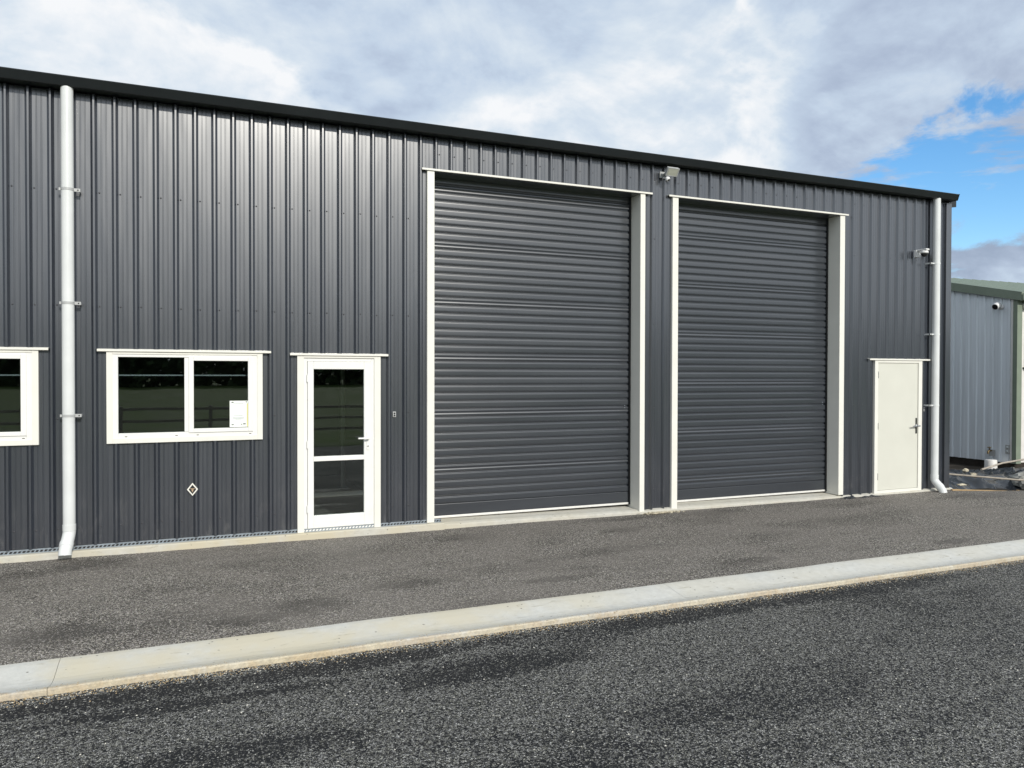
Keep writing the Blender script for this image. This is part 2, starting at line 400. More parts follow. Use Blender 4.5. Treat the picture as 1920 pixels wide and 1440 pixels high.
# ------------------------------------------------------------------ setting: ground, yard, kerb drain, road
def structure(o): o['kind'] = 'structure'; return o
MB().add([(-3000,-3000,-.42),(3000,-3000,-.42),(3000,3000,-.42),(-3000,3000,-.42)], [(0,1,2,3)]).build('ground', simple('paddock_grass', (.07, .105, .025), .9, 0, .2, .35, .6))
structure(bpy.data.objects['ground'])
def sheet(name, x0, x1, y0, y1, nx, ny, zf, m):
    b = MB(); vs = []; fs = []
    for j in range(ny+1):
        for i in range(nx+1):
            x = x0+(x1-x0)*i/nx; y = y0+(y1-y0)*j/ny; vs.append((x, y, zf(x, y)))
    for j in range(ny):
        for i in range(nx): a = j*(nx+1)+i; fs.append((a, a+1, a+nx+2, a+nx+1))
    b.add(vs, fs, 0, True)
    return b.build(name, m)
def lerp(x, a, b, c, e): 
    k = min(1, max(0, (x-a)/(b-a))); return c+(e-c)*k
def yard_z(x, y):
    z = lerp(x, -2, 6, -.008, -.040) + .004*y
    z += noise.noise(Vector((x*.9, y*1.4, 3)))*.010 + noise.noise(Vector((x*4, y*4, 9)))*.003
    k = lerp(y, -2.93, -2.6, 1, 0); z = z*(1-k) + k*(-.051)
    return -.42 if x > 11.16 and y > yard_edge(x)+.03 else z
def yard_edge(x): return -.17-.367*max(0, x-11.1)
YX1 = 19.0
structure(sheet('yard', -9, YX1, -2.932, .45, 380, 60, yard_z, M['yard']))
def road_z(x, y):
    k = lerp(y, -3.75, -3.44, 0, 1)
    return -.098 + .012*k + noise.noise(Vector((x*.7, y*.9, 1)))*.008*(1-k) + noise.noise(Vector((x*5, y*5, 2)))*.0025
structure(sheet('road', -14, 26, -11.5, -3.44, 220, 90, road_z, M['road']))
kerb = bpy.data.objects.new('kerb', None); COL.objects.link(kerb); structure(kerb)
# concrete dish drain between yard and road, cast in lengths with cut joints
KP = [(-2.925, -.20), (-2.925, -.052), (-2.932, -.046), (-2.98, -.047), (-3.06, -.057), (-3.14, -.070), (-3.20, -.078), (-3.25, -.080), (-3.30, -.076),
      (-3.36, -.064), (-3.415, -.050), (-3.433, -.050), (-3.441, -.058), (-3.444, -.20)]
joints = [-10.1, -5.4, -.757, 3.79, 8.62, 13.3, 18.0, 22.7]
for a, b_ in zip(joints[:-1], joints[1:]):
    mb = MB(); n = 24; L = len(KP); vs = []
    for i in range(n+1):
        x = a+.0015+(b_-a-.003)*i/n
        for j, (y, z) in enumerate(KP):
            wv = noise.noise(Vector((x*1.1, j*.02, 4)))*.011 + noise.noise(Vector((x*7, j*.2, 8)))*.0035
            vs.append((x, y+wv*(1 if j < 9 else 1.3), z+noise.noise(Vector((x*2, j, 5)))*.0015))
    fs = [(i*L+j, i*L+j+1, (i+1)*L+j+1, (i+1)*L+j) for i in range(n) for j in range(L-1)]
    fs += [tuple(range(L))[::-1], tuple(n*L+j for j in range(L))]
    mb.add(vs, fs, 0, False); mb.build('kerb_length', M['kerb'], kerb)
# loose chips and sand swept along the lip and over the seal
def pebble(mb, c, r, rs, mi=0):
    o = [Vector((1,0,0)),Vector((0,1,0)),Vector((-1,0,0)),Vector((0,-1,0)),Vector((0,0,1)),Vector((0,0,-1))]
    q = Matrix.Rotation(rs.random()*6.3, 3, 'Z') @ Matrix.Rotation(rs.uniform(-.5,.5), 3, 'X')
    vs = [Vector(c)+q@Vector((v.x*r*rs.uniform(.7,1.3), v.y*r*rs.uniform(.6,1.1), v.z*r*rs.uniform(.4,.75))) for v in o]
    mb.add(vs, [(0,1,4),(1,2,4),(2,3,4),(3,0,4),(1,0,5),(2,1,5),(3,2,5),(0,3,5)], mi)
mb = MB(); rs = random.Random(3)
for _ in range(5200):
    x = rs.uniform(-2.2, 9); y = -3.445 - abs(rs.gauss(0, .045)); pebble(mb, (x, y, road_z(x, y)+.001), rs.uniform(.0025, .0065), rs, rs.choice((0,0,0,1,2)))
for _ in range(500):
    x = rs.uniform(-1.5, 7); y = -3.42+rs.uniform(-.02, .03); pebble(mb, (x, y, -.049), rs.uniform(.002, .005), rs, rs.choice((0,0,1)))
tag(mb.build('sand_and_chips', [simple('clay_sand', (.42,.32,.19), .95), simple('grey_chip', (.30,.30,.28), .9), simple('pale_chip', (.60,.58,.52), .9)]), 'sandy grit lying along the outer lip of the concrete drain', 'grit', kind='stuff')
mb = MB()
for _ in range(2600):
    if rs.random() < .6: x = rs.uniform(-2, 8); y = rs.uniform(-6.2, -3.5); z = road_z(x, y)
    else: x = rs.uniform(-2, 11); y = rs.uniform(-2.9, -.15); z = yard_z(x, y)
    pebble(mb, (x, y, z+.002), rs.choice((.003, .004, .005, .006, .007)), rs, rs.choice((0,0,1,2,2)))
tag(mb.build('loose_chips', [bpy.data.materials['grey_chip'], simple('dark_chip', (.10,.10,.10), .9), bpy.data.materials['pale_chip']]), 'loose stone chips scattered over the sealed yard and road', 'stone chips', kind='stuff')

# concrete floor slab with its exposed edge
slab = MB()
slab.extrude_x([(-.085, -.2), (-.085, .040), (-.075, .050), (.3, .052), (.3, -.2)], -9, 2.72)
so = slab.build('slab_edge', M['slab'], None, 0); structure(so)
def strip(xs, prof):      # prof(x) -> list of (y, z)
    mb = MB(); ps = [prof(x) for x in xs]; L = len(ps[0])
    vs = [(x, y, z) for x, p in zip(xs, ps) for y, z in p]
    fs = [(i*L+j, i*L+j+1, (i+1)*L+j+1, (i+1)*L+j) for i in range(len(xs)-1) for j in range(L-1)]
    mb.add(vs, fs, 0, False); return mb
def thr(x):
    wv = noise.noise(Vector((x*2.3, 0, 1)))*.02
    zt = lerp(x, 2.6, 5.4, .052, .022) if x < 5.6 else lerp(x, 5.7, 8.8, .030, .008)
    fr = lerp(x, 8.85, 9.3, 0, 1); yf = -.045 - .04*max(0, 1-abs(x-5.65)/.3) - .03*fr
    return [(yf+wv, -.2), (yf+wv*.8, zt-.040), (yf+.02+wv*.4, zt-.026), (.02, zt-.012), (.30, zt), (.5, zt)]
xs = [2.722+i*.085 for i in range(100)]
structure(strip(xs, thr).build('threshold_slab', M['slab']))

# ------------------------------------------------------------------ the warehouse
WH = thing('warehouse', 'long charcoal ribbed steel warehouse with two tall roller doors', 'warehouse', (0, 0, 0))
XL, XR, ZT = -8.0, 11.10, 4.49
PITCH = .18323; RIB0 = -1.579 - PITCH*35
W1 = (-.745, .722, 1.075, 1.985); W0 = (-2.787, -1.320, 1.085, 1.990)
GD = (1.078, 1.985, .02, 1.968); R1 = (2.525, 5.447, -.1, 4.10); R2 = (5.868, 8.872, -.1, 4.10); WD = (9.490, 10.482, -.06, 1.990)
OPEN = [tuple((o[0]+.02, o[1]-.02, o[2]+(.02 if o[2] > .5 else 0), o[3]-.005)) for o in (W0, W1, GD, R1, R2, WD)]
def rib_prof():          # one pitch starting at a rib centre: (dx, protrusion)
    h = .033
    return [(0, h), (.0080, h), (.0100, h-.002), (.0285, .0012), (.031, 0), (.058, 0), (.061, .0025), (.068, .0025), (.071, 0), (.100, 0), (.103, .0025),
            (.110, .0025), (.113, 0), (PITCH-.031, 0), (PITCH-.0285, .0012), (PITCH-.0100, h-.002), (PITCH-.0080, h)]
def wall_bottom(x): return .088 if x < 2.6 else (.00 if x < 6 else -.015)
def sheet_piece(i0, n):
    pts = []
    for k in range(n):
        for dx_, p in rib_prof(): pts.append((RIB0+(i0+k)*PITCH+dx_, p))
    pts.append((RIB0+(i0+n)*PITCH, .033))
    cuts = sorted({c for o in OPEN for c in o[:2]} | {XL, XR})
    out = []
    for a, b_ in zip(pts[:-1], pts[1:]):
        seg = [a] + [(c, a[1]+(b_[1]-a[1])*(c-a[0])/(b_[0]-a[0])) for c in cuts if a[0] < c < b_[0]]
        out += seg
    out.append(pts[-1])
    mb = MB(); tilt = rnd.uniform(-.002, .002)
    for a, b_ in zip(out[:-1], out[1:]):
        if b_[0]-a[0] < 1e-6: continue
        xm = (a[0]+b_[0])/2
        if xm < XL or xm > XR: continue
        zs = [(wall_bottom(xm), ZT)]
        for o in OPEN:
            if o[0] < xm < o[1]:
                nz = []
                for z0, z1 in zs:
                    if o[2] > z0: nz.append((z0, min(z1, o[2])))
                    if o[3] < z1: nz.append((max(z0, o[3]), z1))
                zs = nz
        for z0, z1 in zs:
            if z1-z0 < .01: continue
            f = lambda q, z: (q[0], -q[1]-tilt*(z/4.5), z)
            mb.add([f(a, z0), f(b_, z0), f(b_, z1), f(a, z1)], [(0,1,2,3)], 0, True)
    # weld neighbours so the sheet shades smoothly over the small radii only
    if not mb.v: return None
    o = mb.build('cladding_sheet', M['charcoal'], WH)
    me = o.data; bm = bmesh.new(); bm.from_mesh(me); bmesh.ops.remove_doubles(bm, verts=bm.verts, dist=1e-5)
    for f in bm.faces: f.smooth = False
    bm.to_mesh(me); bm.free()
    return o
n_ribs = int((XR-RIB0)/PITCH)+1
i = 0
while RIB0+i*PITCH < XR:
    if RIB0+(i+4)*PITCH > XL: sheet_piece(i, 4)
    i += 4
# screws with washers in the pans beside the ribs
mb = MB()
rows = [(.10, 0), (.265, 0), (1.33, 0), (2.43, 0), (3.54, 0), (4.30, 0)]
k = 0
while RIB0+k*PITCH < XR-.2:
    x = RIB0+k*PITCH+.045; k += 1
    if x < -3: continue
    for z, _ in rows:
        zz = z+rnd.uniform(-.006, .006)
        if z > 4 and x < 2.5: continue
        if any(o[0]-.1 < x < o[1]+.1 and o[2]-.05 < zz < o[3]+.08 for o in OPEN): continue
        mb.lathe([(.0085, 0), (.0085, .0015), (.0055, .002), (.0055, .006), (0, .0065)], (x, 0, zz), (0, -1, 0), 6)
tag(mb.build('cladding_screws', simple('grey_screw_heads', (.09, .09, .10), .35, .5), WH), kind='stuff')
# corner flashing, gutter with end cap, barge, roof, other walls, interior
MB().extrude_x([(0,0)]*0 or [(.0, -.02), (-.040, -.02), (-.040, 4.47), (.0, 4.47)], 10.985, 11.10).build('corner_flashing', M['charcoal'], WH, .003)
g = [(-.008, 4.502), (-.146, 4.494), (-.154, 4.499), (-.187, 4.578), (-.183, 4.586), (-.174, 4.586), (-.174, 4.577), (-.178, 4.572), (-.146, 4.506), (-.012, 4.514), (-.012, 4.60), (-.008, 4.60)]
MB().extrude_x(g, -8.3, 11.075).build('gutter', M['gutter'], WH)
MB().extrude_x([(-.155, 4.493), (-.188, 4.588), (-.006, 4.610), (-.006, 4.497)], 11.0755, 11.083).build('gutter_end_cap', M['gutter'], WH)
# barge flashing follows the roof slope along the gable end
sl = math.tan(R(7))
mb = MB(); vs = []
for y in (-.02, 12.2):
    z = 4.43+(y+.02)*sl
    vs += [(11.102, y, z), (11.225, y, z), (11.225, y, z+.16), (11.102, y, z+.16)]
mb.add(vs, [(0,1,2,3),(7,6,5,4),(0,4,5,1),(1,5,6,2),(2,6,7,3),(3,7,4,0)]); mb.build('barge_flashing', M['gutter'], WH)
mb = MB(); mb.add([(-8.3,-.07,4.575),(11.101,-.07,4.575),(11.101,12.2,4.575+12.27*sl),(-8.3,12.2,4.575+12.27*sl),(-8.3,-.07,4.56),(11.101,-.07,4.56),(11.101,12.2,4.56+12.27*sl),(-8.3,12.2,4.56+12.27*sl)],
       [(0,1,2,3),(7,6,5,4),(0,4,5,1),(1,5,6,2),(2,6,7,3),(3,7,4,0)]); mb.build('roof', M['charcoal'], WH)
mb = MB(); mb.add([(11.07,.004,-.1),(11.07,12.2,-.1),(11.07,12.2,4.44+12.2*sl),(11.07,.004,4.44)], [(0,1,2,3)])
mb.add([(-8.2,.02,-.1),(-8.2,12.2,-.1),(-8.2,12.2,4.44+12.2*sl),(-8.2,.02,4.44)], [(0,1,2,3)])
mb.add([(-8.2,12.2,-.1),(11.07,12.2,-.1),(11.07,12.2,4.44+12.2*sl),(-8.2,12.2,4.44+12.2*sl)], [(0,1,2,3)])
mb.build('side_and_back_wall', M['charcoal'], WH)
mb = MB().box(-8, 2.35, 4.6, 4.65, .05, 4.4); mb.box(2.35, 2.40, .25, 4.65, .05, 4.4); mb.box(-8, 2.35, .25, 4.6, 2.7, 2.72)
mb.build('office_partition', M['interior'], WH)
MB().box(-8, 11, .31, 12.1, -.1, .045).build('interior_floor', M['int_floor'], WH)
for (a, b_) in ((-2.9, -1.25), (-.80, .78)):      # thin galvanised bar added behind the glass for the pale line across it
    MB().box(a, b_, .10, .16, 1.745, 1.758).build('pane_line_bar', M['galv'], WH)
# vermin strip under the cladding: pressed metal strip with slots
mb = MB(); x = -4.0
mb.box(-8, 2.70, -.022, -.016, .050, .058); mb.box(-8, 2.70, -.022, -.016, .077, .090)
while x < 2.69:
    mb.add([(x, -.022, .058), (x+.014, -.022, .058), (x+.026, -.022, .077), (x+.012, -.022, .077), (x, -.016, .058), (x+.014, -.016, .058), (x+.026, -.016, .077), (x+.012, -.016, .077)],
           [(0,1,2,3),(7,6,5,4),(0,3,7,4),(1,5,6,2)])
    x += .036
mb.box(-8, 2.70, -.004, -.001, .051, .092, 1)
mb.build('vermin_strip', [M['galv'], M['rubber']], WH)

def head_flashing(parent, x0, x1, z, out=.052, m=M['white']):
    # folded strip: sloping top under the ribs, short vertical face, small return
    mb = MB(); mb.extrude_x([(-.001, z+.026), (-out, z+.020), (-out, z), (-out+.004, z-.004), (-out+.007, z+.001), (-out+.007, z+.014), (-.001, z+.018)], x0, x1)
    return mb.build('head_flashing', m, parent, .0012)
def frame_box(mb, x0, x1, z0, z1, wl, wr, wb, wt, y0, y1):
    mb.box(x0, x0+wl, y0, y1, z0, z1); mb.box(x1-wr, x1, y0, y1, z0, z1)
    if wb: mb.box(x0+wl, x1-wr, y0, y1, z0, z0+wb)
    if wt: mb.box(x0+wl, x1-wr, y0, y1, z1-wt, z1)
    return mb
def make_window(x0, x1, z0, z1):
    wd = frame_box(MB(), x0+.052, x1-.052, z0+.048, z1-.022, .050, .050, .050, .030, -.028, .045).build('window', M['upvc'], WH, .003)
    frame_box(MB(), x0, x1, z0, z1, .054, .054, .050, .024, -.036, .002).build('trim', M['white'], wd, .002)
    xm = x0+.726
    MB().box(xm-.020, xm+.024, -.026, .04, z0+.100, z1-.054).build('mullion', M['upvc'], wd, .003)
    # right-hand opening sash, standing proud of the frame
    frame_box(MB(), xm+.020, x1-.098, z0+.090, z1-.040, .048, .048, .040, .044, -.040, .02).build('sash', M['upvc'], wd, .004)
    MB().box(x0+.100, xm-.018, .005, .011, z0+.096, z1-.050).build('pane', M['glass'], wd)
    MB().box(xm+.066, x1-.145, -.012, -.006, z0+.128, z1-.082).build('pane', M['glass'], wd)
    for q in (.16, .62, .82, 1.33): MB().box(x0+q, x0+q+.022, -.0305, -.0275, z0+.062, z0+.068).build('drain_slot', M['rubber'], wd)
    head_flashing(wd, x0-.080, x1+.085, z1+.003)
    return wd
make_window(*W0); make_window(*W1)

# glazed office door
x0, x1, z0, z1 = 1.078, 1.985, .055, 1.966
gd = frame_box(MB(), x0+.068, x1-.070, z0, z1-.022, .038, .036, .030, .040, -.020, .05).build('glass_door', M['upvc'], WH, .003)
frame_box(MB(), x0, x1, z0-.004, z1, .070, .072, 0, .024, -.036, .002).build('trim', M['white'], gd, .002)
head_flashing(gd, 1.001, 2.070, z1+.003)
lf = frame_box(MB(), 1.187, 1.878, .088, 1.902, .064, .078, .135, .082, -.030, .02)
lf.box(1.251, 1.800, -.036, .015, .817, .868)
leaf = lf.build('door_leaf', M['upvc'], gd, .004)
MB().box(1.249, 1.802, -.004, .002, .870, 1.822).build('pane', M['glass'], gd)
MB().box(1.249, 1.802, -.004, .002, .221, .815).build('pane', M['glass'], gd)
hb = MB().box(1.826, 1.858, -.037, -.030, .925, 1.120)
hb.tube([(1.842, -.036, 1.055), (1.842, -.085, 1.055)], .010, 12).tube([(1.852, -.085, 1.055), (1.80, -.087, 1.056), (1.725, -.082, 1.056)], [.011, .010, .009], 12)
hb.lathe([(.012, 0), (.012, .006), (.0, .006)], (1.842, -.036, .968), (0, -1, 0), 14)
hb.build('handle', M['upvc'], gd)
MB().box(1.839, 1.845, -.0435, -.042, .960, .976).build('keyhole', M['rubber'], gd)
for z in (.30, 1.0, 1.72): MB().tube([(1.184, -.034, z-.04), (1.184, -.034, z+.04)], .008, 10).build('hinge', M['upvc'], gd)

# roller doors
SP = .0950
def slat_profile(double):
    p = [(.013, 0), (.013, .003), (.0105, .007), (.0035, .0115), (.0007, .0145), (0, .018)]
    if double: p += [(-.0006, .036), (.002, .0395), (.006, .0415), (.007, .0435), (.0035, .050), (.001, .055), (0, .059)]
    else: p += [(-.0002, .030), (-.0002, .060)]
    p += [(0, .0735), (.0008, .0765), (.0050, .0790), (.0135, .0825), (.0165, .0860), (.0150, .0915), (.013, SP)]
    return p
def make_roller(o, label_z, zb, phase, xin0, xin1):
    rd = MB().box(xin0-.002, xin1+.002, .20, .26, 4.06, 4.40).build('roller_door', M['slat'], WH)
    ms = {}
    L = xin1-xin0
    for dbl in (False, True):
        mb = MB(); n = 14; pr = slat_profile(dbl); K = len(pr); vs = []
        for i in range(n+1):
            x = L*i/n
            for y, z in pr: vs.append((x, y+noise.noise(Vector((x*.8, z*12, 2)))*.0004, z))
        fs = [(i*K+j, (i+1)*K+j, (i+1)*K+j+1, i*K+j+1) for i in range(n) for j in range(K-1)]
        mb.add(vs, fs, 0, True); t_ = mb.build('slat', M['slat']); ms[dbl] = t_.data; bpy.data.objects.remove(t_)
    z = zb+.165; i = 0
    while z < 4.10:
        instance('slat', ms[(i+phase) % 7 == 0], rd, (xin0, .2, z), (rnd.uniform(-.008, .008), 0, 0))
        z += SP; i += 1
    MB().box(xin0, xin1, .2005, .222, zb+.030, zb+.166).build('bottom_rail', M['slat'], rd, .003)
    MB().box(xin0, xin1, .194, .228, zb+.002, zb+.028).build('bottom_bar', M['alu'], rd, .003)
    # guides (dark channel) and white jamb flashings with deep reveals
    MB().box(xin1-.012, xin1+.008, .185, .26, zb, 4.1).build('guide', M['rubber'], rd)
    MB().box(xin0-.008, xin0+.012, .185, .26, zb, 4.1).build('guide', M['rubber'], rd)
    jl, jr = label_z
    MB().box(o[0], xin0-.009, -.040, .255, jl, 4.098).build('jamb', M['white'], rd, .003)
    MB().box(xin1+.009, o[1], -.040, .255, jr, 4.098).build('jamb', M['white'], rd, .003)
    MB().box(xin0-.008, xin1+.008, -.030, .198, 4.092, 4.106).build('head_reveal', M['charcoal'], rd)
    head_flashing(rd, o[0]-.065, o[1]+.100 if o is R1 else o[1]+.055, 4.102, .056)
    for q in range(2):
        b = MB()
        for s in range(2): b.lathe([(.006, 0), (.006, .003), (0, .004)], (xin1-.075, .199, 1.33+s*.03), (0, -1, 0), 8)
        if q == 0: b.build('rivet', M['galv'], rd)
    return rd
make_roller(R1, (.055, -.012), .052, 3, 2.620, 5.366)
make_roller(R2, (-.022, .004), .028, 6, 5.966, 8.770)

# white personnel door
x0, x1 = 9.490, 10.482
wd = frame_box(MB(), x0, x1, -.022, 1.988, .066, .078, .045, .036, -.040, .05).build('steel_door', M['white'], WH, .003)
MB().box(9.560, 10.400, -.026, .02, .027, 1.948).build('door_leaf', M['door_white'], wd, .002)
head_flashing(wd, 9.37, 10.640, 1.992, .056)
for z in (.235, .995, 1.77): 
    MB().tube([(9.559, -.034, z-.05), (9.559, -.034, z+.05)], .009, 10).build('hinge', M['chrome'], wd)
hb = MB().box(10.355, 10.385, -.034, -.026, .865, 1.105); hb.build('handle_plate', simple('dark_chrome', (.12,.12,.12), .25, .8), wd, .002)
hb = MB().tube([(10.37, -.034, .985), (10.37, -.085, .985)], .012, 12).tube([(10.382, -.085, .985), (10.31, -.088, .985), (10.24, -.080, .978)], [.013, .011, .009], 12)
hb.lathe([(.026, 0), (.026, .008), (.0, .009)], (10.37, -.034, .985), (0, -1, 0), 16); hb.build('handle', M['chrome'], wd)

# downpipes
def downpipe(xc, yc, bottom, brackets, arm, kx):
    r = .0545
    pts = [(xc, yc, 4.50), (xc, yc, bottom)]
    dp = MB().tube(pts, r, 24).build('downpipe', M['pvc'], WH)
    el = MB().tube([(xc, yc, bottom+.055), (xc, yc, bottom-.002)], r+.004, 24)
    el.tube([(xc, yc, bottom+.0), (xc, yc, bottom-.02), (xc+kx*.3, yc-.018, bottom-.055), (xc+kx, yc-.075, bottom-.115), (xc+kx*1.6, yc-.125, bottom-.175), (xc+kx*1.7, yc-.135, bottom-.215)], [r+.002]*5+[r+.003], 24)
    el.tube([(xc+kx*1.0, yc-.068, bottom-.108), (xc+kx*1.35, yc-.10, bottom-.145)], r+.006, 24)
    el.build('elbow', M['pvc'], dp)
    for z in brackets:
        b = MB().tube([(xc, yc, z-.012), (xc, yc, z+.012)], r+.003, 24)
        if arm > 0:
            b.box(xc+r-.004, xc+r+.055, yc-.006, yc+.004, z-.015, z+.015); b.box(xc-r-.018, xc-r+.004, yc-.004, yc+.004, z-.012, z+.012)
            b.box(xc+r+.045, xc+r+.052, yc, -.001, z-.012, z+.012)
        else:
            b.box(xc-r-.085, xc-r+.004, yc-.012, yc+.004, z-.010, z+.010); b.box(xc-r-.085, xc-r-.079, yc-.012, -.001, z-.012, z+.012)
        b.build('bracket', M['grey_plastic'] if arm > 0 else M['pvc'], dp)
        MB().lathe([(.006, 0), (.006, .004), (0, .005)], (xc+r+.035 if arm > 0 else xc-r-.06, yc-.007 if arm > 0 else yc-.0125, z), (0, -1, 0), 8).build('bolt', M['rubber'], dp)
downpipe(-1.062, -.098, .262, (1.363, 2.443, 3.528), 1, -.012)
downpipe(10.690, -.100, .165, (1.298, 2.398, 3.495), -1, .014)

# ------------------------------------------------------------------ fittings on the wall
fl = thing('floodlight', 'silver LED floodlight tilted down under the gutter between the roller doors', 'floodlight', (5.70, -.028, 4.36))
ax = Vector((.086, 0, 0)); nrm = Vector((0, -.80, -.60)).normalized(); upv = nrm.cross(Vector((1, 0, 0))).normalized()
c = Vector((5.775, -.165, 4.385))
put(MB().obox(c-nrm*.020, ax, upv*.054, nrm*.020).build('lamp_body', M['grey_plastic'], None, .006), fl)
put(frame_box(MB(), -.088, .088, -.056, .056, .012, .012, .012, .012, -.006, .006).build('bezel', M['grey_plastic'], None, .002), fl)
bz = [o for o in fl.children if o.name.startswith('bezel')][0]
bz.matrix_parent_inverse = Matrix.Identity(4)
bz.matrix_local = Matrix.Translation(c - fl.location) @ Matrix((Vector((1,0,0)), -nrm, upv)).transposed().to_4x4()
put(MB().obox(c+nrm*.003, ax*.85, upv*.044, nrm*.003).build('lens', M['lamp_glass']), fl)
put(MB().tube([(5.70, -.028, 4.37), (5.70, -.10, 4.37), (5.70, -.135, 4.385)], .011, 10).box(5.665, 5.735, -.045, -.028, 4.33, 4.41).build('mount', M['grey_plastic']), fl)
put(MB().lathe([(.022, 0), (.030, .012), (.032, .030), (.024, .046), (0, .052)], (5.725, -.10, 4.318), (.25, -.75, -.6), 18).build('sensor', M['white_cam']), fl)
put(MB().lathe([(.016, 0), (.014, .010), (0, .014)], Vector((5.725, -.10, 4.318))+Vector((.25, -.75, -.6)).normalized()*.044, (.25, -.75, -.6), 14).build('sensor_eye', M['black']), fl)
put(MB().tube([(5.71, -.03, 4.335), (5.718, -.07, 4.325), (5.725, -.10, 4.318)], .010, 10).build('sensor_arm', M['white_cam']), fl)

def dome_camera(base, out, side, label):
    # wall bracket box, canopy arm and drooping dome
    t = thing('security_camera', label, 'security camera', base)
    base = Vector(base); out = Vector(out).normalized(); side = Vector(side); up = Vector((0, 0, 1))
    put(MB().obox(base+out*.022, side*.045, out*.022, up*.055).build('mount', M['white_cam'], None, .006), t)
    put(MB().obox(base+out*.115+up*.045, side*.036, out*.095, up*.014).build('canopy', M['white_cam'], None, .010), t)
    put(MB().lathe([(.05, 0), (.058, -.018), (.058, -.038), (.050, -.042)], base+out*.145+up*.032, (0, 0, 1), 22).build('collar', M['white_cam']), t)
    put(MB().lathe([(.046, 0), (.044, -.018), (.032, -.040), (.014, -.050), (0, -.052)], base+out*.145-up*.010, (0, 0, 1), 22).build('dome', M['black']), t)
    return t
dome_camera((10.335, -.028, 3.630), (0, -1, 0), (1, 0, 0), 'white dome security camera on the dark wall left of the end downpipe')

nt = thing('window_notice', 'white paper notice with yellow edge taped inside the right window sash', 'notice', (.49, -.015, 1.21))
nx0, nx1, nz0, nz1, ny = .395, .578, 1.212, 1.486, -.0135
put(MB().box(nx0, nx1, ny-.0006, ny, nz0, nz1).build('sheet', M['paper']), nt)
put(MB().box(nx1-.014, nx1-.002, ny-.0012, ny-.0006, nz0+.004, nz1-.03).build('yellow_stripe', M['yellow']), nt)
b = MB()
for i_, (q, l) in enumerate(((.118, .085), (.098, .112), (.088, .104), (.080, .060))):
    cx = (nx0+nx1)/2-.006; b.box(cx-l/2, cx+l/2, ny-.0012, ny-.0006, nz0+q-.0022, nz0+q+.0022)
cx = (nx0+nx1)/2-.006
b.box(cx-.05, cx+.05, ny-.0012, ny-.0006, nz1-.030, nz1-.026)
put(b.build('text_lines', M['ink']), nt)
b = MB()
for (a, e_, w_, h_) in ((.018, .252, .020, .010), (.158, .256, .012, .010), (.018, .018, .022, .010), (.110, .022, .014, .008), (.132, .024, .026, .012)):
    b.box(nx0+a, nx0+a+w_, ny-.0012, ny-.0006, nz0+e_, nz0+e_+h_)
put(b.build('corner_marks', M['dark_ink']), nt)

bd = thing('wall_badge', 'small diamond badge with white border and black centre low on the wall', 'badge', (.034, -.028, .583))
def diamond(hw, hh, y0, y1):
    return MB().add([(.034-hw, y0, .583), (.034, y0, .583-hh), (.034+hw, y0, .583), (.034, y0, .583+hh), (.034-hw, y1, .583), (.034, y1, .583-hh), (.034+hw, y1, .583), (.034, y1, .583+hh)],
                    [(0,1,2,3),(7,6,5,4),(0,4,5,1),(1,5,6,2),(2,6,7,3),(3,7,4,0)])
put(diamond(.053, .067, -.034, -.026).build('border', M['white']), bd)
put(diamond(.036, .048, -.0365, -.034).build('centre', M['black']), bd)
put(MB().box(.012, .056, -.0375, -.0365, .588, .594).box(.026, .042, -.0375, -.0365, .572, .580).add([(.022, -.0372, .584), (.046, -.0372, .584), (.034, -.0372, .552)], [(0,1,2)]).build('emblem', M['bronze']), bd)

def wall_button(x, z, y, w_, h_, label):
    t = thing('wall_button', label, 'button box', (x, y, z))
    put(MB().box(x-w_/2, x+w_/2, y-.016, y, z-h_/2, z+h_/2).build('case', M['grey_plastic'], None, .003), t)
    for s in (-1, 1):
        put(MB().lathe([(w_*.28, 0), (w_*.28, .004), (0, .005)], (x, y-.016, z+s*h_*.2), (0, -1, 0), 12).build('button', M['black']), t)
wall_button(2.147, 1.312, -.003, .036, .062, 'small grey button box on the wall right of the glazed office door')
wall_button(10.555, 1.235, -.003, .030, .060, 'small pale button box beside the white steel door and downpipe')

ps = thing('interior_post', 'thin pale post standing inside behind the glazed office door', 'post', (2.14, 3.1, .045))
put(MB().tube([(2.14, 3.1, .06), (2.14, 3.1, 2.7)], .032, 14).build('shaft', M['white']), ps)
put(MB().box(2.06, 2.22, 3.02, 3.18, .046, .060).build('base_plate', M['galv']), ps)

# scrap and dirt at the foot of the wall
sc = MB(); rs = random.Random(11)
def crumple(x0, x1, y0, y1, z0, amp, seed, nx=18, ny=8):
    vs = []; fs = []
    for j in range(ny+1):
        for i_ in range(nx+1):
            x = x0+(x1-x0)*i_/nx; y = y0+(y1-y0)*j/ny
            e_ = min(1, 4*min(i_/nx, 1-i_/nx, j/ny, 1-j/ny)+.1)
            h = abs(noise.noise(Vector((x*7, y*11, seed))))*amp + abs(noise.noise(Vector((x*19, y*23, seed+3))))*amp*.4
            vs.append((x+noise.noise(Vector((x*5, y*9, seed+7)))*.03, y+noise.noise(Vector((x*6, y*5, seed+9)))*.03, z0+h*e_))
    for j in range(ny):
        for i_ in range(nx): a = j*(nx+1)+i_; fs.append((a, a+1, a+nx+2, a+nx+1))
    return MB().add(vs, fs, 0, False)
tag(crumple(8.80, 9.02, -.16, -.05, -.035, .05, 2).build('plastic_scrap', M['plastic_sheet']), 'crumpled black plastic scrap by the foot of the right roller door jamb', 'scrap')
tag(crumple(9.1, 9.62, -.16, -.085, -.038, .030, 5).build('plastic_strip', M['plastic_sheet']), 'thin torn dark strip of plastic on the ground by the white door', 'scrap')
mb = MB()
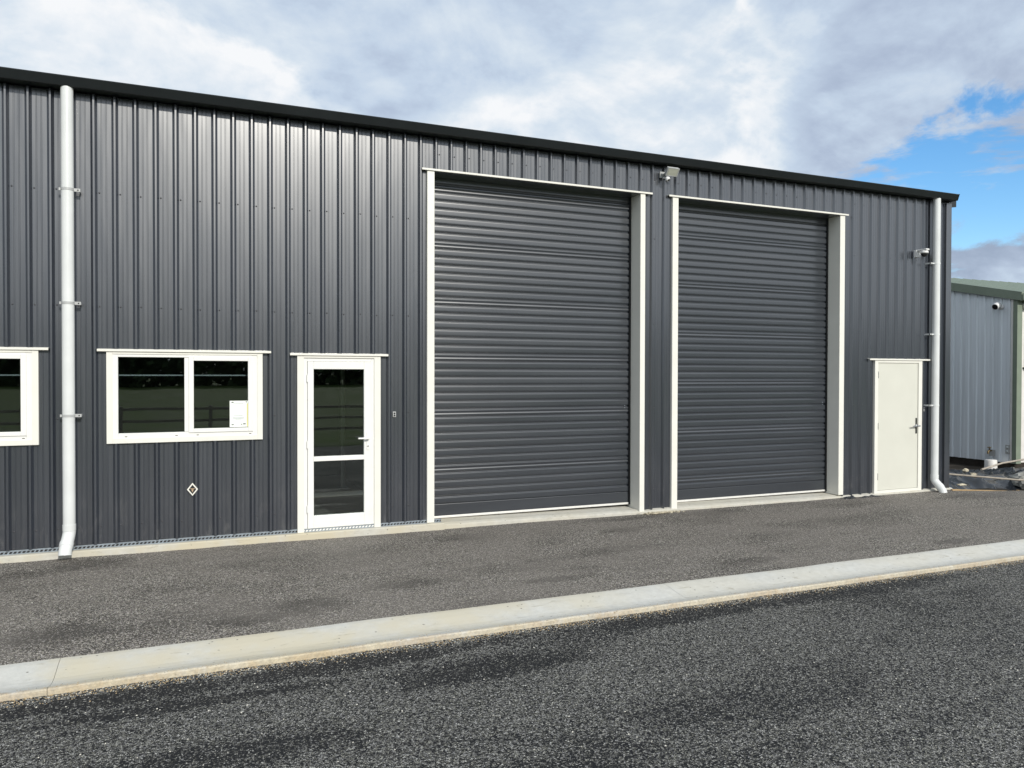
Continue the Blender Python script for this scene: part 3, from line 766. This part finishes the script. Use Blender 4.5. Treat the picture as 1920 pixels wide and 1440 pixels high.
for _ in range(240):
    x = rs.gauss(5.66, .13); y = -.09+rs.uniform(-.06, .03); pebble(mb, (x, y, -.035+rs.uniform(0, .018)), rs.uniform(.005, .017), rs, 0)
tag(mb.build('dirt_heap', [M['pale_rock']]), 'small heap of sandy rubble at the foot of the wall between roller doors', 'rubble', kind='stuff')

# ------------------------------------------------------------------ ground beyond the corner: soil, black plastic, timber edge, poles, rubble
def soil_z(x, y):
    return lerp(x, 12.2, 15.4, -.13, -.29) + .04*noise.noise(Vector((x*.8, y*.8, 1))) + .03*noise.noise(Vector((x*3, y*3, 5)))
structure(sheet('soil', 10.9, 24, -1.6, 12, 70, 60, lambda x, y: soil_z(x, y) - .15*max(0, min(1, (yard_edge(x)-y)/.15)), M['soil']))
def plastic_z(x, y):
    p = Vector((x*.9+y*.5, y*1.5-x*.4, 2)); q = p + Vector((noise.noise(p*1.3), noise.noise(p*1.3+Vector((5, 5, 5))), 0))*.5
    h = .55*(.5+.5*noise.noise(p*.7)) + .42*(1-abs(noise.noise(q*1.5))*1.8) + .20*(1-abs(noise.noise(q*3.4+Vector((3, 1, 0))))*1.9) + .07*noise.noise(q*8)
    return -.31 + h*.36*lerp(y, 1.7, 3.0, 1, .35)*lerp(y, .12, .45, .5, 1) + lerp(x, 12.8, 15.4, 0, -.10)
cs = sheet('plastic_sheet', 11.12, 15.9, .12, 3.3, 110, 80, plastic_z, M['plastic_sheet'])
tag(cs, 'crumpled black plastic sheeting heaped over the ground beside the warehouse corner', 'plastic sheet')
tb = thing('timber_edging', 'raw timber edging board at the end of the sealed yard', 'timber edging', (11.1, -.2, -.06))
put(MB().obox((12.0, -.50, -.10), (.98, -.36, -.035), (.009, .024, 0), (0, 0, .045)).build('board', M['timber'], None, .003), tb)
for q in (.1, .85): put(MB().obox((11.1+q*1.1, -.165-q*.40, -.10), (.016, 0, 0), (0, .016, 0), (0, 0, .06)).build('peg', M['timber']), tb)
tag(MB().tube([(10.95, .95, .20), (11.6, .32, .13), (12.5, -.18, .055), (13.4, -.80, .03)], .015, 10).build('long_pole', M['stick']), 'long pale pole lying across the black plastic beside the corner', 'pole')
tag(MB().tube([(12.9, .72, .10), (14.2, 1.25, .10), (15.6, 1.72, .07), (16.5, 2.0, .06)], .018, 8).build('short_pole', M['stick']), 'thin brown pole propped near the shed downpipe foot', 'pole')
def rock(name, c, r, seed, m, label, cat='stone', group=None, sq=(1, 1, .7)):
    bm = bmesh.new(); bmesh.ops.create_icosphere(bm, subdivisions=3, radius=1)
    for v in bm.verts:
        n_ = noise.noise(v.co*1.2+Vector((seed, 0, 0)))*.5+noise.noise(v.co*3.1+Vector((seed, 3, 0)))*.22
        q = v.co*(1+n_); v.co = Vector((q.x*r*sq[0], q.y*r*sq[1], q.z*r*sq[2]))+Vector(c)
    me = bpy.data.meshes.new(name); bm.to_mesh(me); bm.free(); me.materials.append(m)
    o = bpy.data.objects.new(name, me); COL.objects.link(o); return tag(o, label, cat, group)
rock('concrete_lump', (13.35, .22, -.04), .22, 1, M['rock'], 'big broken concrete lump at the right edge in front of the shed', 'rubble', None, (1.3, .9, .75))
rock('concrete_lump', (13.9, -.10, -.06), .2, 5, M['rock'], 'lower concrete lump at the frame edge beside the larger one', 'rubble', None, (1.4, 1, .6))
rock('pale_stone', (12.55, .62, .045), .045, 2, M['pale_rock'], 'pale yellowish stone lying on the middle of the black plastic')
rock('pale_stone', (11.62, .14, -.02), .05, 3, M['pale_rock'], 'flat pale stone on the plastic nearest the warehouse corner', 'stone', None, (1.8, .8, .35))
rock('pale_stone', (13.0, 1.1, .04), .045, 8, M['pale_rock'], 'small buff stone on the plastic farther back towards the shed')

# ------------------------------------------------------------------ the green-roofed shed next door
SX, SY = 16.40, 2.47
SH = thing('shed', 'pale grey shed with green sloping roof beyond the warehouse corner', 'shed', (SX, SY, -.1))
AY = 6.50; ZE, ZA = 3.50, 4.42        # apex position, eave and apex height
slope = (ZA-ZE)/(AY-SY)
def spart(mb, name, m, bevel=0): return put(mb.build(name, m, None, bevel), SH)
# ribbed gable wall facing the warehouse, in sheets
RP = .19
def gz(y): return (ZE-.02 + (y-SY)*slope) if y < AY else (ZA-.02-(y-AY)*slope)
y = SY+.02; sheets = []
while y < 10.4:
    mb = MB(); y1 = min(y+RP*4, 10.5); q = y
    prof = []
    while q < y1-1e-6:
        prof += [(q, 0), (q+.10, 0), (q+.112, .028), (q+.150, .028), (q+.162, 0)]; q += RP
    prof.append((y1, 0)); 
    vs = []
    for yy, p in prof: vs += [(SX-p, yy, -.13), (SX-p, yy, gz(yy))]
    fs = [(2*i_, 2*i_+1, 2*i_+3, 2*i_+2) for i_ in range(len(prof)-1)]
    mb.add(vs, fs); spart(mb, 'wall_sheet', M['grey_blue']); y = y1
# front wall (white) with door, back wall, roof planes, trims
mb = MB(); x = SX+.13; prof = []
while x < 30: prof += [(x, 0), (x+.10, 0), (x+.115, .018), (x+.150, .018), (x+.165, 0)]; x += RP
DZ = 1.93
vs = []; fs = []
for xx, p in prof:
    vs += [(xx, SY-p, -.13 if xx < 16.60 or xx > 20.2 else DZ), (xx, SY-p, ZE-.02)]
fs = [(2*i_, 2*i_+1, 2*i_+3, 2*i_+2) for i_ in range(len(prof)-1)]
spart(mb.add(vs, fs), 'front_wall', M['shed_white'])
spart(MB().box(16.61, 20.2, SY+.05, SY+.10, -.13, DZ-.02).box(16.60, 20.2, SY-.024, SY-.004, DZ-.03, DZ+.01, 1), 'sliding_door', [M['shed_white'], M['rubber']])
mb = MB(); T = .05
for (ya, za, yb, zb) in ((SY-.16, ZE-.16*slope, AY, ZA), (AY, ZA, 10.6, ZA-(10.6-AY)*slope)):
    vs = [(SX-.06, ya, za), (31, ya, za), (31, yb, zb), (SX-.06, yb, zb)]
    vs += [(a_, b__, c_+T) for a_, b__, c_ in vs]
    mb.add(vs, [(3,2,1,0),(4,5,6,7),(0,1,5,4),(1,2,6,5),(2,3,7,6),(3,0,4,7)])
spart(mb, 'roof', M['green_roof'])
mb = MB(); x = SX+.2
while x < 30:      # roof ribs on the near slope
    vs = []
    for dx_, h in ((0, T), (.02, T+.022), (.045, T+.022), (.065, T)):
        vs += [(x+dx_, SY-.155, ZE-.155*slope+h), (x+dx_, AY-.05, ZA-.05*slope+h)]
    mb.add(vs, [(0,1,3,2),(2,3,5,4),(4,5,7,6)]); x += .38
o_ = spart(mb, 'roof_rib', M['green_roof']); o_['kind'] = 'stuff'
mb = MB(); vs = []
for yy, zz in ((SY-.16, ZE-.16*slope), (AY, ZA)):
    vs += [(SX-.085, yy, zz-.11), (SX-.03, yy, zz-.11), (SX-.03, yy, zz+.075), (SX-.085, yy, zz+.075)]
spart(mb.add(vs, [(0,1,2,3),(7,6,5,4),(0,4,5,1),(1,5,6,2),(2,6,7,3),(3,7,4,0)]), 'barge_board', M['green_trim'])
spart(MB().box(SX-.08, 31, SY-.20, SY-.165, ZE-.14, ZE-.01), 'eave_gutter', M['green_trim'], .006)
spart(MB().box(SX-.03, SX+.13, SY-.035, SY+.06, -.14, ZE-.03), 'corner_trim', M['green_trim'], .003)
spart(MB().box(SX-.034, SX-.001, SY+.061, SY+.10, -.13, ZE-.05), 'edge_strip', M['shed_white'])
spart(MB().box(SX+.01, 31, SY+.03, 10.5, -.4, -.135), 'footing', M['soil'])
mb = MB(); mb.add([(SX+.02, 10.5, -.13), (31, 10.5, -.13), (31, 10.5, ZE), (SX+.02, 10.5, ZE)], [(0,1,2,3)]); spart(mb, 'back_wall', M['grey_blue'])
mb = MB()
for z in (.35, 1.5, 2.05, 2.95):
    yy = SY+.16
    while yy < 6: mb.lathe([(.012, 0), (.012, .004), (0, .006)], (SX, yy, z), (-1, 0, 0), 6); yy += RP
o_ = spart(mb, 'wall_screws', M['galv']); o_['kind'] = 'stuff'

bc = thing('security_camera', 'white bullet camera high on the pale grey shed wall', 'security camera', (SX, 2.80, 3.27))
put(MB().lathe([(.06, 0), (.06, .02), (.03, .03), (0, .03)], (SX-.018, 2.80, 3.26), (-1, 0, 0), 18).tube([(SX-.04, 2.80, 3.26), (SX-.09, 2.82, 3.275)], .022, 12).build('mount', M['white_cam']), bc)
bcd = Vector((-.72, -.10, -.30)).normalized()
put(MB().lathe([(.045, -.06), (.068, -.05), (.072, .02), (.066, .10), (.060, .10)], (SX-.11, 2.83, 3.29), bcd, 20).build('barrel', M['white_cam']), bc)
put(MB().lathe([(.060, .092), (.0, .095)], (SX-.11, 2.83, 3.29), bcd, 20).build('lens', M['black']), bc)
wl = thing('wall_lamp', 'pale round lamp under the shed eave at the right frame edge', 'lamp', (16.62, SY, 3.28))
put(MB().lathe([(.09, 0), (.10, .03), (.085, .09), (.04, .13), (0, .14)], (16.62, SY-.018, 3.28), (0, -1, -.15), 20).build('shade', M['shed_white']), wl)
put(MB().box(16.56, 16.68, SY-.03, SY-.018, 3.20, 3.36).build('back_plate', M['grey_plastic']), wl)
tp = thing('garden_tap', 'brass tap on a pale bracket low on the shed wall', 'tap', (SX, 2.98, .07))
put(MB().box(SX-.03, SX-.018, 2.90, 3.04, -.02, .12).build('bracket', M['grey_plastic']), tp)
put(MB().tube([(SX-.02, 2.99, .10), (SX-.10, 2.99, .10), (SX-.13, 2.99, .08), (SX-.13, 2.99, .03)], .02, 10).lathe([(.012, 0), (.012, .05), (.04, .055), (.04, .07), (0, .075)], (SX-.09, 2.99, .11), (0, 0, 1), 12).build('spout', M['brass']), tp)
bk = thing('bucket', 'upturned grey white bucket standing below the shed tap', 'bucket', (SX-.25, 2.84, -.30))
put(MB().lathe([(.125, 0), (.120, .20), (.114, .21), (0, .212)], (SX-.25, 2.84, -.29), (0, 0, 1), 24).build('bucket_shell', M['shed_white']), bk)
put(MB().lathe([(.126, 0), (.131, .004), (.131, .022), (.124, .026)], (SX-.25, 2.84, -.292), (0, 0, 1), 24).build('rim', M['grey_plastic']), bk)
ob = thing('outlet_box', 'small grey double outlet box low on the shed wall near its corner', 'outlet box', (SX, 2.62, .14))
put(MB().box(SX-.045, SX-.018, 2.575, 2.665, .06, .26).build('case', M['grey_plastic'], None, .004), ob)
for z in (.11, .20): put(MB().lathe([(.026, 0), (.026, .006), (0, .007)], (SX-.045, 2.62, z), (-1, 0, 0), 14).build('socket', M['ink']), ob)

# ------------------------------------------------------------------ across the road (seen only as reflections in the glass and paint)
fn = thing('paddock_fence', 'post and rail paddock fence across the road', 'fence', (0, -16, -.42))
pm = MB().box(-.05, .05, -.05, .05, 0, 1.25).build('fence_post', M['stick']); pmd = pm.data; bpy.data.objects.remove(pm)
for i_ in range(14): instance('fence_post', pmd, fn, (-9+i_*2.4, 0, 0))
for z in (.45, .8, 1.15): 
    r_ = MB().box(-9.1, 22.3, -.03, .0, z-.04, z+.04).build('fence_rail', M['stick'], fn)
mb = MB(); rs = random.Random(5)
for i_ in range(110000):
    x = rs.uniform(-190, 240); hmax = 13+4*noise.noise(Vector((x*.05, 0, 3)))+2.6*noise.noise(Vector((x*.2, 0, 8)))
    z = hmax*rs.random()**.85; y = -140+rs.gauss(0, 3.5)
    s_ = rs.uniform(.4, 1.0); n_ = Vector((rs.gauss(0,1), rs.gauss(0,1), rs.gauss(0,1))).normalized(); a_ = n_.orthogonal().normalized()*s_; b__ = n_.cross(a_)
    c_ = Vector((x, y, z-.4)); mb.add([c_-a_, c_-b__*.6, c_+a_, c_+b__*.6], [(0,1,2,3)])
tag(mb.build('shelter_belt', M['foliage']), 'dense dark shelter belt of trees across the paddock', 'hedge', kind='stuff')
